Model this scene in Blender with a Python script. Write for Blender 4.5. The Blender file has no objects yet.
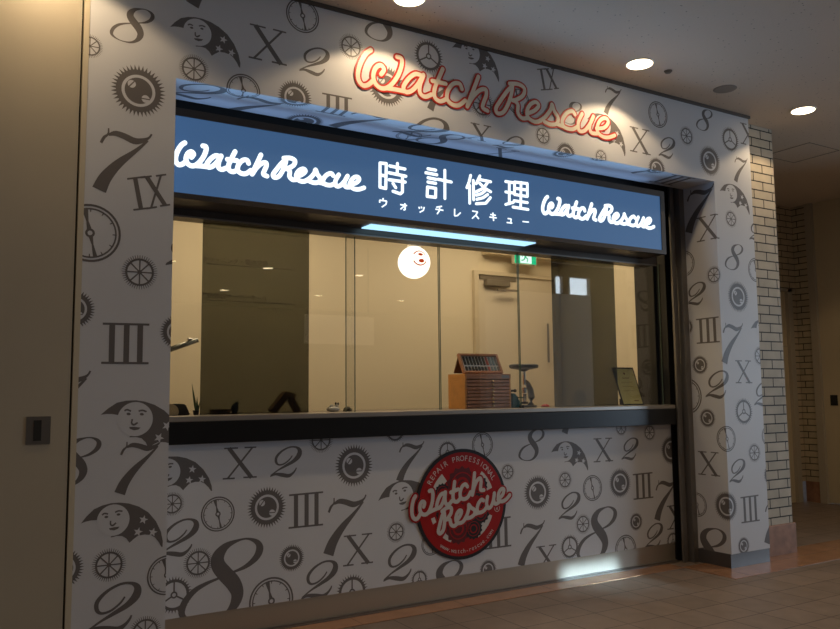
import bpy, bmesh, math, random
from math import sin, cos, pi, radians as R
from mathutils import Vector, Matrix
from mathutils.geometry import tessellate_polygon
S = bpy.context.scene
COL = S.collection
# ------------------------------------------------------------------ camera, world, exposure
cd = bpy.data.cameras.new('camera'); cam = bpy.data.objects.new('camera', cd); COL.objects.link(cam)
yaw, pitch, roll, F = 0.5444, 0.0976, -0.0100, 800.9
fw = Vector((sin(yaw)*cos(pitch), cos(yaw)*cos(pitch), sin(pitch)))
r0 = Vector((cos(yaw), -sin(yaw), 0)); u0 = r0.cross(fw)
rr = r0*cos(roll)+u0*sin(roll); uu = u0*cos(roll)-r0*sin(roll)
M = Matrix((rr, uu, -fw)).transposed().to_4x4(); M.translation = (0, -3.3483, 1.1)
cam.matrix_world = M
cd.sensor_width = 36; cd.lens = F/840*36; cd.clip_start = .05
S.camera = cam
w = bpy.data.worlds.new('world'); S.world = w; w.use_nodes = True
w.node_tree.nodes['Background'].inputs[0].default_value = (.58, .61, .74, 1)
w.node_tree.nodes['Background'].inputs[1].default_value = .17
S.view_settings.view_transform = 'Standard'; S.view_settings.look = 'None'
S.view_settings.gamma = 1; S.view_settings.exposure = 0; S.view_settings.use_curve_mapping = False

def light(name, kind, loc, energy, color, target=None, size=None, sy=None, parent=None, **k):
    l = bpy.data.lights.new(name, kind); l.energy = energy; l.color = color
    if kind == 'AREA':
        l.size = size
        if sy: l.shape = 'RECTANGLE'; l.size_y = sy
    elif size is not None: l.shadow_soft_size = size
    for a, b in k.items(): setattr(l, a, b)
    o = bpy.data.objects.new(name, l); COL.objects.link(o); o.location = loc
    if target is not None:
        o.rotation_euler = (Vector(target)-Vector(loc)).to_track_quat('-Z', 'Y').to_euler()
    if parent: o.parent = parent
    return o
WARM = (1, .74, .44); COOL = (.62, .80, 1)
# daylight arriving through the tall glazing far along the concourse, an added patch beam, and lamps in the shop ceiling
light('daylight', 'AREA', (11.2, -4.2, 1.5), 150, COOL, (4.4, 0, .8), 2.6, 2.6)
light('added_patch_beam', 'AREA', (3.42, -4.4, .50), 0.75, (.55, .82, 1), (3.42, .35, .018), .44, .095, spread=R(1.6))  # added narrow lamp laying a cool patch low on kick plate and floor
light('shop_ceiling_lamp', 'AREA', (1.7, 1.05, 2.48), 13, (1, .79, .50), (1.7, 1.1, 0), 1.2, .5)
light('shop_ceiling_lamp', 'AREA', (3.5, 1.05, 2.48), 13, (1, .79, .50), (3.5, 1.1, 0), 1.2, .5)

# ------------------------------------------------------------------ materials
def mat(name, col, rough=.6, metal=0, emit=None, es=1, spec=.5, noise=None, bump=None):
    m = bpy.data.materials.new(name); m.use_nodes = True; nt = m.node_tree; b = nt.nodes['Principled BSDF']
    b.inputs['Base Color'].default_value = (*col, 1); b.inputs['Roughness'].default_value = rough
    b.inputs['Metallic'].default_value = metal; b.inputs['Specular IOR Level'].default_value = spec
    if emit: b.inputs['Emission Color'].default_value = (*emit, 1); b.inputs['Emission Strength'].default_value = es
    if noise or bump:
        tc = nt.nodes.new('ShaderNodeTexCoord')
        n = nt.nodes.new('ShaderNodeTexNoise'); nt.links.new(tc.outputs['Object'], n.inputs['Vector'])
        sc, amt = noise or bump; n.inputs['Scale'].default_value = sc; n.inputs['Detail'].default_value = 4
        if noise:
            r = nt.nodes.new('ShaderNodeValToRGB'); nt.links.new(n.outputs['Fac'], r.inputs[0])
            r.color_ramp.elements[0].position = .3; r.color_ramp.elements[1].position = .7
            r.color_ramp.elements[0].color = (*[c*(1-amt) for c in col], 1); r.color_ramp.elements[1].color = (*[min(1, c*(1+amt)) for c in col], 1)
            nt.links.new(r.outputs[0], b.inputs['Base Color'])
        if bump:
            q = nt.nodes.new('ShaderNodeTexNoise'); nt.links.new(tc.outputs['Object'], q.inputs['Vector']); q.inputs['Scale'].default_value = bump[0]
            bp = nt.nodes.new('ShaderNodeBump'); bp.inputs['Strength'].default_value = bump[1]; bp.inputs['Distance'].default_value = .004
            nt.links.new(q.outputs['Fac'], bp.inputs['Height']); nt.links.new(bp.outputs[0], b.inputs['Normal'])
    return m
def tiles(name, c1, c2, grout, bw, rh, axes, mortar=.004, offset=.5, rough=.45, bumpy=.4, shift=(0, 0)):
    m = mat(name, c1, rough); nt = m.node_tree; b = nt.nodes['Principled BSDF']
    tc = nt.nodes.new('ShaderNodeTexCoord'); sp = nt.nodes.new('ShaderNodeSeparateXYZ'); cb = nt.nodes.new('ShaderNodeCombineXYZ')
    nt.links.new(tc.outputs['Object'], sp.inputs[0])
    for i, a in enumerate(axes):
        ad = nt.nodes.new('ShaderNodeMath'); ad.operation = 'ADD'; ad.inputs[1].default_value = shift[i]
        nt.links.new(sp.outputs[a], ad.inputs[0]); nt.links.new(ad.outputs[0], cb.inputs[i])
    br = nt.nodes.new('ShaderNodeTexBrick'); nt.links.new(cb.outputs[0], br.inputs['Vector'])
    for k, v in (('Color1', (*c1, 1)), ('Color2', (*c2, 1)), ('Mortar', (*grout, 1)), ('Scale', 1), ('Mortar Size', mortar), ('Mortar Smooth', .1), ('Bias', 0), ('Brick Width', bw), ('Row Height', rh)):
        br.inputs[k].default_value = v
    br.offset = offset
    n = nt.nodes.new('ShaderNodeTexNoise'); n.inputs['Scale'].default_value = 9; nt.links.new(tc.outputs['Object'], n.inputs['Vector'])
    mr = nt.nodes.new('ShaderNodeMapRange'); mr.inputs[3].default_value = .75; mr.inputs[4].default_value = 1.2; nt.links.new(n.outputs['Fac'], mr.inputs[0])
    mx = nt.nodes.new('ShaderNodeMix'); mx.data_type = 'RGBA'; mx.blend_type = 'MULTIPLY'; mx.inputs[0].default_value = 1
    nt.links.new(br.outputs['Color'], mx.inputs[6]); nt.links.new(mr.outputs[0], mx.inputs[7]); nt.links.new(mx.outputs[2], b.inputs['Base Color'])
    bp = nt.nodes.new('ShaderNodeBump'); bp.invert = True; bp.inputs['Strength'].default_value = bumpy; bp.inputs['Distance'].default_value = .003
    nt.links.new(br.outputs['Fac'], bp.inputs['Height']); nt.links.new(bp.outputs[0], b.inputs['Normal'])
    return m
def glassy(name, tint, refl=1.0, rough=0.0):
    m = bpy.data.materials.new(name); m.use_nodes = True; nt = m.node_tree; nt.nodes.clear()
    o = nt.nodes.new('ShaderNodeOutputMaterial'); mx = nt.nodes.new('ShaderNodeMixShader')
    t = nt.nodes.new('ShaderNodeBsdfTransparent'); g = nt.nodes.new('ShaderNodeBsdfGlossy')
    t.inputs[0].default_value = (*tint, 1); g.inputs['Roughness'].default_value = rough
    lw = nt.nodes.new('ShaderNodeLayerWeight'); lw.inputs[0].default_value = .5
    p = nt.nodes.new('ShaderNodeMath'); p.operation = 'POWER'; p.inputs[1].default_value = 4; nt.links.new(lw.outputs['Facing'], p.inputs[0])
    a = nt.nodes.new('ShaderNodeMath'); a.operation = 'MULTIPLY_ADD'; a.inputs[1].default_value = .9*refl; a.inputs[2].default_value = .065*refl
    nt.links.new(p.outputs[0], a.inputs[0]); nt.links.new(a.outputs[0], mx.inputs[0])
    nt.links.new(t.outputs[0], mx.inputs[1]); nt.links.new(g.outputs[0], mx.inputs[2]); nt.links.new(mx.outputs[0], o.inputs[0])
    return m
def emitter(name, col, s):
    m = bpy.data.materials.new(name); m.use_nodes = True; nt = m.node_tree; nt.nodes.clear()
    o = nt.nodes.new('ShaderNodeOutputMaterial'); e = nt.nodes.new('ShaderNodeEmission'); e.inputs[0].default_value = (*col, 1); e.inputs[1].default_value = s
    nt.links.new(e.outputs[0], o.inputs[0]); return m

m_paper = mat('white_wallcovering', (.64, .64, .66), .45, spec=.3)
m_ink = mat('grey_print', (.155, .14, .135), .45, spec=.3)
m_ceil = mat('ceiling_board', (.66, .56, .45), .9)
def ceil_specks(m):
    nt = m.node_tree; b = nt.nodes['Principled BSDF']; tc = nt.nodes.new('ShaderNodeTexCoord')
    v = nt.nodes.new('ShaderNodeTexVoronoi'); v.inputs['Scale'].default_value = 26; nt.links.new(tc.outputs['Object'], v.inputs['Vector'])
    n = nt.nodes.new('ShaderNodeTexNoise'); n.inputs['Scale'].default_value = 5; nt.links.new(tc.outputs['Object'], n.inputs['Vector'])
    r = nt.nodes.new('ShaderNodeValToRGB'); r.color_ramp.elements[0].position = .06; r.color_ramp.elements[1].position = .13
    r.color_ramp.elements[0].color = (.25, .2, .15, 1); r.color_ramp.elements[1].color = (.68, .57, .45, 1)
    nt.links.new(v.outputs['Distance'], r.inputs[0]); nt.links.new(r.outputs[0], b.inputs['Base Color'])
    bp = nt.nodes.new('ShaderNodeBump'); bp.inputs['Strength'].default_value = .5; bp.inputs['Distance'].default_value = .003
    n2 = nt.nodes.new('ShaderNodeTexNoise'); n2.inputs['Scale'].default_value = 90; nt.links.new(tc.outputs['Object'], n2.inputs['Vector'])
    nt.links.new(n2.outputs['Fac'], bp.inputs['Height']); nt.links.new(bp.outputs[0], b.inputs['Normal'])
ceil_specks(m_ceil)
m_floor = tiles('floor_tile', (.25, .185, .145), (.215, .16, .125), (.07, .05, .04), .225, .225, (0, 1), .0028, 0, .5, .4, (0.06, .045))
m_stone = tiles('terracotta_stone', (.40, .21, .12), (.35, .18, .10), (.2, .11, .07), .6, .6, (0, 1), .002, 0, .22, .2)
m_stonew = mat('terracotta_base', (.30, .15, .085), .6, noise=(14, .25))
m_brick = tiles('cream_brick_tile', (.52, .45, .35), (.44, .38, .29), (.02, .018, .015), .2, .062, (0, 2), .0042, .5, .6, .7); m_brick.node_tree.nodes['Principled BSDF'].inputs['Specular IOR Level'].default_value = .2
m_bricky = tiles('cream_brick_tile_side', (.56, .46, .30), (.48, .40, .27), (.04, .035, .03), .2, .062, (1, 2), .0045, .5, .4, .7)
m_brickb = tiles('tan_brick_tile', (.56, .45, .29), (.5, .40, .27), (.04, .035, .03), .2, .062, (0, 2), .0045, .5, .4, .7)
m_beige = mat('beige_painted_steel', (.46, .40, .30), .5, noise=(3, .03))
m_beige_d = mat('beige_door_paint', (.62, .52, .34), .5)
m_room = mat('cream_wall_paint', (.78, .69, .52), .8)
m_doorp = mat('cream_door_paint', (.70, .62, .49), .5)
m_black = mat('black_laminate', (.012, .012, .013), .28)
m_dark = mat('dark_bronze_frame', (.075, .06, .05), .38, .4)
m_alu = mat('brushed_grey_metal', (.26, .24, .22), .36, .7)
m_steel = mat('stainless_kick_plate', (.50, .44, .36), .34, .65)
m_chrome = mat('chrome', (.8, .8, .8), .12, 1)
m_red = mat('red_letter_return', (.55, .03, .015), .35)
m_redd = mat('deep_red_enamel', (.38, .006, .006), .3)
m_maroon = mat('maroon_print', (.12, .01, .012), .35)
m_blackp = mat('black_print', (.015, .013, .014), .35)
m_cream = mat('cream_letter_face', (.82, .72, .58), .35)
m_whitep = mat('off_white_print', (.62, .58, .54), .35)
m_gap = mat('dark_joint', (.02, .018, .015), .8)
m_seam = mat('brown_ceiling_seam', (.2, .16, .12), .8)
m_glass = glassy('clear_glass', (.985, .99, .985))
m_gedge = mat('green_glass_edge', (.10, .14, .11), .2)
m_film = glassy('smoked_film', (.40, .405, .37), .8, .02)
m_sign = mat('blue_sign_face', (.03, .06, .12), .3, emit=(.050, .118, .250), es=.8)
m_lit = emitter('lit_white_lettering', (.84, .95, 1), 1.45)
m_tube = emitter('cool_light_panel', (.42, .74, 1), 1.35)
m_lens = emitter('warm_lamp_lens', (1, .80, .52), 9)
m_ringw = mat('white_enamel_ring', (.75, .68, .58), .4)
m_globe = emitter('glowing_opal_glass', (1, .93, .78), 1.9)
m_wood = mat('orange_lit_wood', (.60, .27, .07), .4, noise=(18, .15))  # cabinet wood, with the orange light on its side put into the colour
m_woodd = mat('reddish_drawer_wood', (.42, .19, .10), .35, noise=(25, .2))
m_woodb = mat('dark_brown_wood', (.16, .07, .025), .5)
m_wine = mat('dark_red_ink', (.02, .002, .002), .6)
m_exitg = emitter('exit_sign_green', (.03, .75, .32), .8)
m_exitw = emitter('exit_sign_white', (.8, 1, .9), 1.3)
m_day = emitter('daylight_glass', (.75, .88, 1), 5)

# ------------------------------------------------------------------ mesh helpers
def link(name, bm, mats, parent=None, smooth=False, loc=None):
    me = bpy.data.meshes.new(name); bmesh.ops.remove_doubles(bm, verts=bm.verts, dist=1e-6) if smooth else None
    bm.normal_update(); bm.to_mesh(me); bm.free()
    for m in (mats if isinstance(mats, (list, tuple)) else [mats]): me.materials.append(m)
    if smooth:
        for p in me.polygons: p.use_smooth = True
    o = bpy.data.objects.new(name, me); COL.objects.link(o)
    if parent: o.parent = parent
    if loc: o.location = loc
    return o
def struct(o): o['kind'] = 'structure'; return o
def tag(o, label, cat, group=None):
    o['label'] = label; o['category'] = cat
    if group: o['group'] = group
    return o
def thing(name, label, cat, loc=(0, 0, 0), group=None, rz=0):
    o = bpy.data.objects.new(name, None); COL.objects.link(o); o.location = loc; o.rotation_euler = (0, 0, rz); o.empty_display_size = .1
    return tag(o, label, cat, group)
def box(bm, x0, x1, y0, y1, z0, z1, mi=0, bev=0, mtx=None):
    g = bmesh.ops.create_cube(bm, size=1)['verts']
    for v in g: v.co = Vector((x0+(v.co.x+.5)*(x1-x0), y0+(v.co.y+.5)*(y1-y0), z0+(v.co.z+.5)*(z1-z0)))
    fs = {f for v in g for f in v.link_faces}
    for f in fs: f.material_index = mi
    if bev:
        es = {e for f in fs for e in f.edges}
        r = bmesh.ops.bevel(bm, geom=list(es), offset=bev, segments=2, affect='EDGES', profile=.5)
        g = list({v for f in r['faces'] for v in f.verts} | {v for v in g if v.is_valid})
    if mtx: bmesh.ops.transform(bm, matrix=mtx, verts=[v for v in g if v.is_valid])
    return bm
def Box(*a, **k): return box(bmesh.new(), *a, **k)
def cyl(bm, c, r1, r2, h, axis='Z', seg=32, mi=0, mtx=None):
    g = bmesh.ops.create_cone(bm, cap_ends=True, segments=seg, radius1=r1, radius2=r2, depth=h)['verts']
    rot = {'Z': Matrix(), 'Y': Matrix.Rotation(-pi/2, 4, 'X'), 'X': Matrix.Rotation(pi/2, 4, 'Y')}[axis]
    T = Matrix.Translation(c) @ rot
    if mtx: T = mtx @ T
    bmesh.ops.transform(bm, matrix=T, verts=g)
    for v in g:
        for f in v.link_faces: f.material_index = mi
    return bm
def Cyl(*a, **k): return cyl(bmesh.new(), *a, **k)
def ball(bm, c, r, sx=1, sy=1, sz=1, seg=24):
    g = bmesh.ops.create_uvsphere(bm, u_segments=seg, v_segments=seg//2, radius=r)['verts']
    for v in g: v.co = Vector((v.co.x*sx+c[0], v.co.y*sy+c[1], v.co.z*sz+c[2]))
    return bm
def lathe(bm, prof, seg=32, c=(0, 0, 0)):
    rings = []
    for r, z in prof:
        rings.append([bm.verts.new((c[0]+r*cos(2*pi*i/seg), c[1]+r*sin(2*pi*i/seg), c[2]+z)) for i in range(seg)])
    for a, b in zip(rings, rings[1:]):
        for i in range(seg): bm.faces.new((a[i], a[(i+1) % seg], b[(i+1) % seg], b[i]))
    bm.faces.new(rings[0][::-1]); bm.faces.new(rings[-1])
    return bm
def tube(bm, pts, r, seg=10, r2=None):
    pts = [Vector(p) for p in pts]; rings = []
    for i, p in enumerate(pts):
        d = (pts[min(i+1, len(pts)-1)]-pts[max(i-1, 0)]).normalized()
        a = d.cross(Vector((0, 0, 1)));  a = d.cross(Vector((1, 0, 0))) if a.length < .1 else a
        a.normalize(); b = d.cross(a); q = r if r2 is None else r+(r2-r)*i/(len(pts)-1)
        rings.append([bm.verts.new(p+a*q*cos(2*pi*k/seg)+b*q*sin(2*pi*k/seg)) for k in range(seg)])
    for a, b in zip(rings, rings[1:]):
        for i in range(seg): bm.faces.new((a[i], a[(i+1) % seg], b[(i+1) % seg], b[i]))
    bm.faces.new(rings[0][::-1]); bm.faces.new(rings[-1]); return bm
# ------------------------------------------------------------------ flat graphics: lists of (layer, ink, polygon)
GLYPH = {"8":[[[0.35,0.495,0.015],[0.214,0.489,0.019],[0.047,0.43,0.072],[-0.053,0.314,0.135],[-0.052,0.203,0.155],[0.036,0.082,0.166],[0.145,-0.042,0.167],[0.206,-0.177,0.14],[0.182,-0.3,0.111],[0.1,-0.407,0.066],[-0.022,-0.475,0.034],[-0.168,-0.494,0.017],[-0.329,-0.473,0.014],[-0.46,-0.411,0.037],[-0.513,-0.326,0.064],[-0.468,-0.195,0.065],[-0.352,-0.08,0.05],[-0.208,-0.013,0.031],[-0.046,0.034,0.016],[0.135,0.086,0.014],[0.32,0.144,0.039],[0.456,0.241,0.068],[0.507,0.349,0.081],[0.471,0.437,0.052],[0.35,0.495,0.015]]],"2":[[[0.244,0.206,0.021],[0.146,0.078,0.031],[-0.047,-0.054,0.035],[-0.239,-0.081,0.041],[-0.335,0.017,0.069],[-0.317,0.187,0.069],[-0.126,0.372,0.049],[0.145,0.487,0.038],[0.381,0.477,0.049],[0.507,0.367,0.12],[0.479,0.195,0.148],[0.303,0.024,0.105],[0.03,-0.116,0.069],[-0.277,-0.266,0.034],[-0.523,-0.422,0.027]],[[-0.542,-0.453,0.021],[-0.353,-0.387,0.062],[-0.123,-0.424,0.104],[0.109,-0.466,0.097],[0.264,-0.39,0.056],[0.362,-0.281,0.035],[0.393,-0.208,0.021]]],"7":[[[-0.225,0.485,0.008],[-0.23,0.397,0.013],[-0.284,0.338,0.027],[-0.323,0.251,0.025]],[[-0.225,0.384,0.017],[-0.13,0.421,0.059],[-0.011,0.401,0.072],[0.133,0.351,0.077],[0.243,0.371,0.054],[0.341,0.427,0.019],[0.383,0.495,0.013]],[[-0.33,-0.442,0.166],[-0.26,-0.271,0.146],[-0.154,-0.114,0.117],[-0.035,0.022,0.089],[0.109,0.157,0.053],[0.23,0.275,0.03],[0.328,0.385,0.019]]],"X":[[[-0.356,0.464,0.103],[0.004,-0.001,0.103],[0.369,-0.464,0.104]],[[0.386,0.455,0.04],[-0.388,-0.447,0.039]],[[-0.508,0.463,0.028],[-0.072,0.46,0.028]],[[0.133,0.464,0.028],[0.511,0.459,0.028]],[[-0.535,-0.446,0.031],[-0.164,-0.45,0.032]],[[0.108,-0.442,0.032],[0.535,-0.451,0.032]]],"III":[[[-0.528,0.459,0.035],[0.536,0.473,0.036]],[[-0.538,-0.461,0.035],[0.538,-0.46,0.036]],[[-0.315,0.443,0.106],[-0.31,-0.463,0.105]],[[0.015,0.455,0.106],[0.018,-0.463,0.105]],[[0.327,0.463,0.107],[0.33,-0.461,0.106]]],"IX":[[[-0.518,0.256,0.028],[-0.089,0.37,0.029]],[[-0.356,-0.49,0.028],[-0.006,-0.406,0.029]],[[-0.332,0.298,0.085],[-0.179,-0.442,0.085]],[[-0.062,0.374,0.086],[0.395,-0.286,0.087]],[[0.279,0.455,0.035],[0.064,-0.381,0.034]],[[-0.197,0.333,0.029],[0.058,0.402,0.029]],[[0.157,0.421,0.029],[0.407,0.49,0.029]],[[-0.055,-0.423,0.028],[0.201,-0.354,0.029]],[[0.273,-0.323,0.029],[0.518,-0.26,0.029]]]}
MOON = {"body":[[0.0,0.0],[0.061,0.075],[0.14,0.148],[0.233,0.183],[0.327,0.2],[0.423,0.199],[0.532,0.178],[0.643,0.132],[0.756,0.053],[0.846,-0.062],[0.906,-0.193],[0.929,-0.309],[0.926,-0.378],[0.909,-0.37],[0.883,-0.317],[0.838,-0.256],[0.787,-0.219],[0.712,-0.206],[0.639,-0.211],[0.591,-0.243],[0.541,-0.282],[0.506,-0.229],[0.456,-0.193],[0.396,-0.187],[0.331,-0.197],[0.331,-0.183],[0.396,-0.175],[0.467,-0.132],[0.173,0.021],[0.109,0.023],[0.051,0.016]],"tip":[0.926,-0.378],"face":[[0.356,0.001],[0.351,0.183],[0.539,-0.015]],"eyes":[[0.278,0.046],[0.414,0.061]],"brow":[[[0.23,0.073,0.005],[0.256,0.089,0.006],[0.297,0.078,0.005]],[[0.375,0.089,0.005],[0.413,0.103,0.006],[0.459,0.094,0.005]],[[0.326,-0.003,0.004],[0.326,-0.046,0.005],[0.352,-0.06,0.009],[0.387,-0.033,0.005]]],"mouth":[[0.308,-0.089],[0.358,-0.082],[0.427,-0.081],[0.409,-0.104],[0.365,-0.119],[0.317,-0.107]],"stars":[[0.7,-0.03],[0.638,-0.167],[0.811,-0.19]],"sr":0.056}
MOTIFS = {"F":[["8",0.643,2.635,0.159],["gear",0.481,2.508,0.092],["sun",0.674,2.358,0.222],["7",0.624,2.045,0.279],["IX",0.725,1.937,0.168],["dial",0.503,1.744,0.233],["gear",0.696,1.6,0.131],["2",0.872,1.70,0.135],["sun",0.453,1.439,0.156],["III",0.649,1.308,0.168],["sun",0.855,1.361,0.149],["7",0.422,1.072,0.255],["8",0.467,0.85,0.182],["7",0.712,0.814,0.216],["gear",0.608,0.449,0.117],["dial",0.83,0.384,0.156],["sun",0.441,0.454,0.155],["2",0.627,0.285,0.177],["gear",0.75,0.176,0.114],["7",0.986,2.915,0.295],["X",1.234,2.681,0.17],["2",1.46,2.654,0.136],["dial",1.402,2.861,0.166],["gear",0.901,2.499,0.12],["dial",1.122,2.443,0.156],["sun",1.366,2.457,0.171],["III",1.579,2.438,0.146],["gear",1.653,2.766,0.12],["8",1.83,2.923,0.186],["sun",1.848,2.608,0.214],["cog",2.094,2.813,0.165],["7",2.167,2.623,0.202],["2",2.085,2.383,0.219],["gear",2.425,2.622,0.143],["IX",2.885,2.852,0.152],["X",2.415,2.446,0.131],["2",2.626,2.414,0.134],["dial",2.667,2.684,0.159],["8",3.057,2.685,0.139],["7",3.383,2.81,0.186],["gear",2.838,2.516,0.103],["sun",3.003,2.431,0.151],["X",3.597,2.606,0.163],["2",3.827,2.6,0.135],["gear",3.272,2.459,0.09],["dial",3.762,2.799,0.167],["8",4.192,2.839,0.148],["gear",4.015,2.704,0.118],["cog",4.439,2.748,0.165],["sun",4.226,2.572,0.207],["X",4.628,2.81,0.154],["sun",3.734,2.451,0.152],["7",4.536,2.552,0.186],["gear",4.409,2.211,0.107],["2",4.66,2.155,0.137],["8",4.421,1.96,0.172],["dial",4.639,1.89,0.162],["sun",4.442,1.701,0.21],["7",4.369,1.392,0.276],["gear",4.635,1.319,0.118],["X",4.46,1.214,0.154],["2",4.635,1.071,0.156],["cog",4.443,0.961,0.165],["gear",4.528,0.696,0.114],["2",4.349,0.591,0.142],["dial",4.675,0.798,0.129],["III",4.457,0.347,0.167],["sun",4.685,0.546,0.153],["7",4.701,0.245,0.284],["sun",4.378,0.127,0.115],["moonT",0.562,1.027,0.881,0.836],["moonT",0.502,0.616,0.81,0.496],["moonT",0.796,2.663,1.105,2.546],["moonT",2.239,2.892,2.54,2.766],["moonT",3.171,2.669,3.466,2.49],["moonT",4.31,2.385,4.601,2.258],["moonT",4.555,1.497,4.86,1.363]],"P":[["X",1.244,0.781,0.153],["gear",0.934,0.617,0.097],["dial",1.142,0.555,0.158],["2",0.962,0.465,0.158],["gear",1.054,0.345,0.124],["cog",0.949,0.219,0.151],["8",1.165,0.254,0.353],["sun",1.378,0.566,0.196],["III",1.578,0.537,0.168],["2",1.47,0.774,0.143],["gear",1.657,0.872,0.118],["sun",1.839,0.737,0.215],["7",1.794,0.441,0.294],["X",1.861,0.318,0.157],["sun",1.505,0.317,0.131],["2",1.648,0.196,0.171],["dial",1.404,0.13,0.22],["cog",1.827,0.115,0.165],["7",2.174,0.737,0.214],["cog",2.079,0.903,0.114],["gear",2.081,0.384,0.101],["dial",2.293,0.301,0.119],["2",2.1,0.225,0.176],["cog",2.219,0.127,0.097],["8",2.359,0.076,0.248],["cog",2.405,0.779,0.118],["dial",2.639,0.807,0.144],["gear",2.811,0.648,0.09],["8",2.989,0.792,0.178],["sun",3.025,0.518,0.205],["III",2.735,0.316,0.169],["7",2.975,0.231,0.252],["X",3.08,0.141,0.147],["sun",2.662,0.123,0.118],["gear",3.236,0.576,0.099],["7",3.322,0.958,0.24],["2",3.262,0.422,0.154],["gear",3.368,0.307,0.111],["cog",3.259,0.184,0.138],["dial",3.453,0.514,0.155],["X",3.55,0.738,0.152],["2",3.777,0.734,0.135],["sun",3.684,0.529,0.19],["III",3.884,0.497,0.165],["8",3.479,0.238,0.307],["sun",3.811,0.281,0.116],["dial",3.713,0.12,0.181],["7",4.087,0.394,0.269],["sun",4.153,0.711,0.194],["gear",3.96,0.831,0.102],["gear",3.709,0.868,0.093],["X",4.174,0.279,0.159],["2",3.961,0.179,0.149],["cog",4.137,0.13,0.113],["moonT",0.787,0.74,1.113,0.661],["moonT",1.976,0.55,2.352,0.442],["moonT",3.134,0.742,3.421,0.621]],"S":[["2",0.939,2.341,0.2],["7",1.226,2.258,0.3],["sun",1.509,2.211,0.2],["7",1.765,2.338,0.3],["dial",2.078,2.265,0.14],["8",2.247,2.303,0.2],["gear",3.248,2.467,0.12],["III",3.994,2.331,0.2],["7",3.709,2.411,0.2],["X",2.678,2.258,0.16]],"R":[["7",4.139,2.279,0.304],["X",4.194,2.148,0.17],["dial",3.989,1.941,0.175],["gear",4.226,1.836,0.11],["2",4.072,1.73,0.145],["III",4.156,1.483,0.168],["sun",3.984,1.519,0.12],["sun",4.084,1.263,0.13],["2",4.21,1.134,0.171],["dial",3.968,1.062,0.237],["sun",4.124,0.921,0.128],["dial",4.269,0.794,0.161],["X",4.117,0.631,0.158],["dial",4.012,0.363,0.154],["sun",4.241,0.377,0.191],["8",4.068,0.084,0.289]]}
WATCH = [[[1.759,2.771],[1.732,2.747],[1.705,2.699],[1.689,2.647],[1.691,2.607],[1.712,2.584],[1.741,2.591],[1.768,2.616]],[[1.814,2.659],[1.831,2.687],[1.813,2.705],[1.785,2.686],[1.771,2.643],[1.782,2.607],[1.812,2.589],[1.847,2.597],[1.882,2.63],[1.913,2.679],[1.932,2.733],[1.93,2.765],[1.906,2.768]],[[1.847,2.595],[1.897,2.598],[1.951,2.599]],[[2.05,2.7],[2.011,2.701],[1.97,2.667],[1.941,2.62],[1.953,2.597],[1.987,2.608],[2.025,2.649],[2.059,2.706],[2.039,2.653],[2.037,2.608],[2.066,2.593],[2.106,2.612]],[[2.176,2.761],[2.15,2.704],[2.124,2.642],[2.126,2.6],[2.159,2.586],[2.198,2.607]],[[2.112,2.685],[2.193,2.686]],[[2.294,2.677],[2.279,2.703],[2.241,2.695],[2.207,2.653],[2.2,2.607],[2.23,2.583],[2.272,2.586],[2.314,2.619]],[[2.401,2.766],[2.373,2.7],[2.325,2.589],[2.36,2.644],[2.407,2.692],[2.446,2.704],[2.45,2.675],[2.433,2.633],[2.425,2.601],[2.457,2.589]]]
RESCUE = [[[2.62,2.752],[2.589,2.721],[2.545,2.663],[2.512,2.612],[2.523,2.587],[2.561,2.6],[2.593,2.647],[2.619,2.712],[2.628,2.759]],[[2.608,2.768],[2.669,2.777],[2.71,2.759],[2.696,2.716],[2.642,2.681],[2.624,2.678]],[[2.636,2.68],[2.662,2.66],[2.661,2.614],[2.689,2.589],[2.732,2.597]],[[2.723,2.62],[2.778,2.648],[2.808,2.681],[2.788,2.698],[2.75,2.678],[2.724,2.636],[2.732,2.6],[2.776,2.584],[2.82,2.597]],[[2.801,2.588],[2.853,2.625],[2.893,2.673],[2.905,2.706],[2.92,2.671],[2.947,2.637],[2.937,2.601],[2.891,2.588],[2.846,2.596]],[[2.937,2.598],[2.986,2.592]],[[3.075,2.677],[3.053,2.694],[3.008,2.671],[2.977,2.624],[2.991,2.59],[3.049,2.586],[3.097,2.613]],[[3.13,2.692],[3.098,2.634],[3.103,2.588],[3.144,2.594],[3.191,2.645],[3.217,2.692],[3.187,2.633],[3.195,2.592],[3.24,2.592]],[[3.237,2.621],[3.299,2.638],[3.333,2.674],[3.32,2.696],[3.283,2.687],[3.25,2.649],[3.245,2.606],[3.282,2.582],[3.332,2.584],[3.383,2.605]]]
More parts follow.
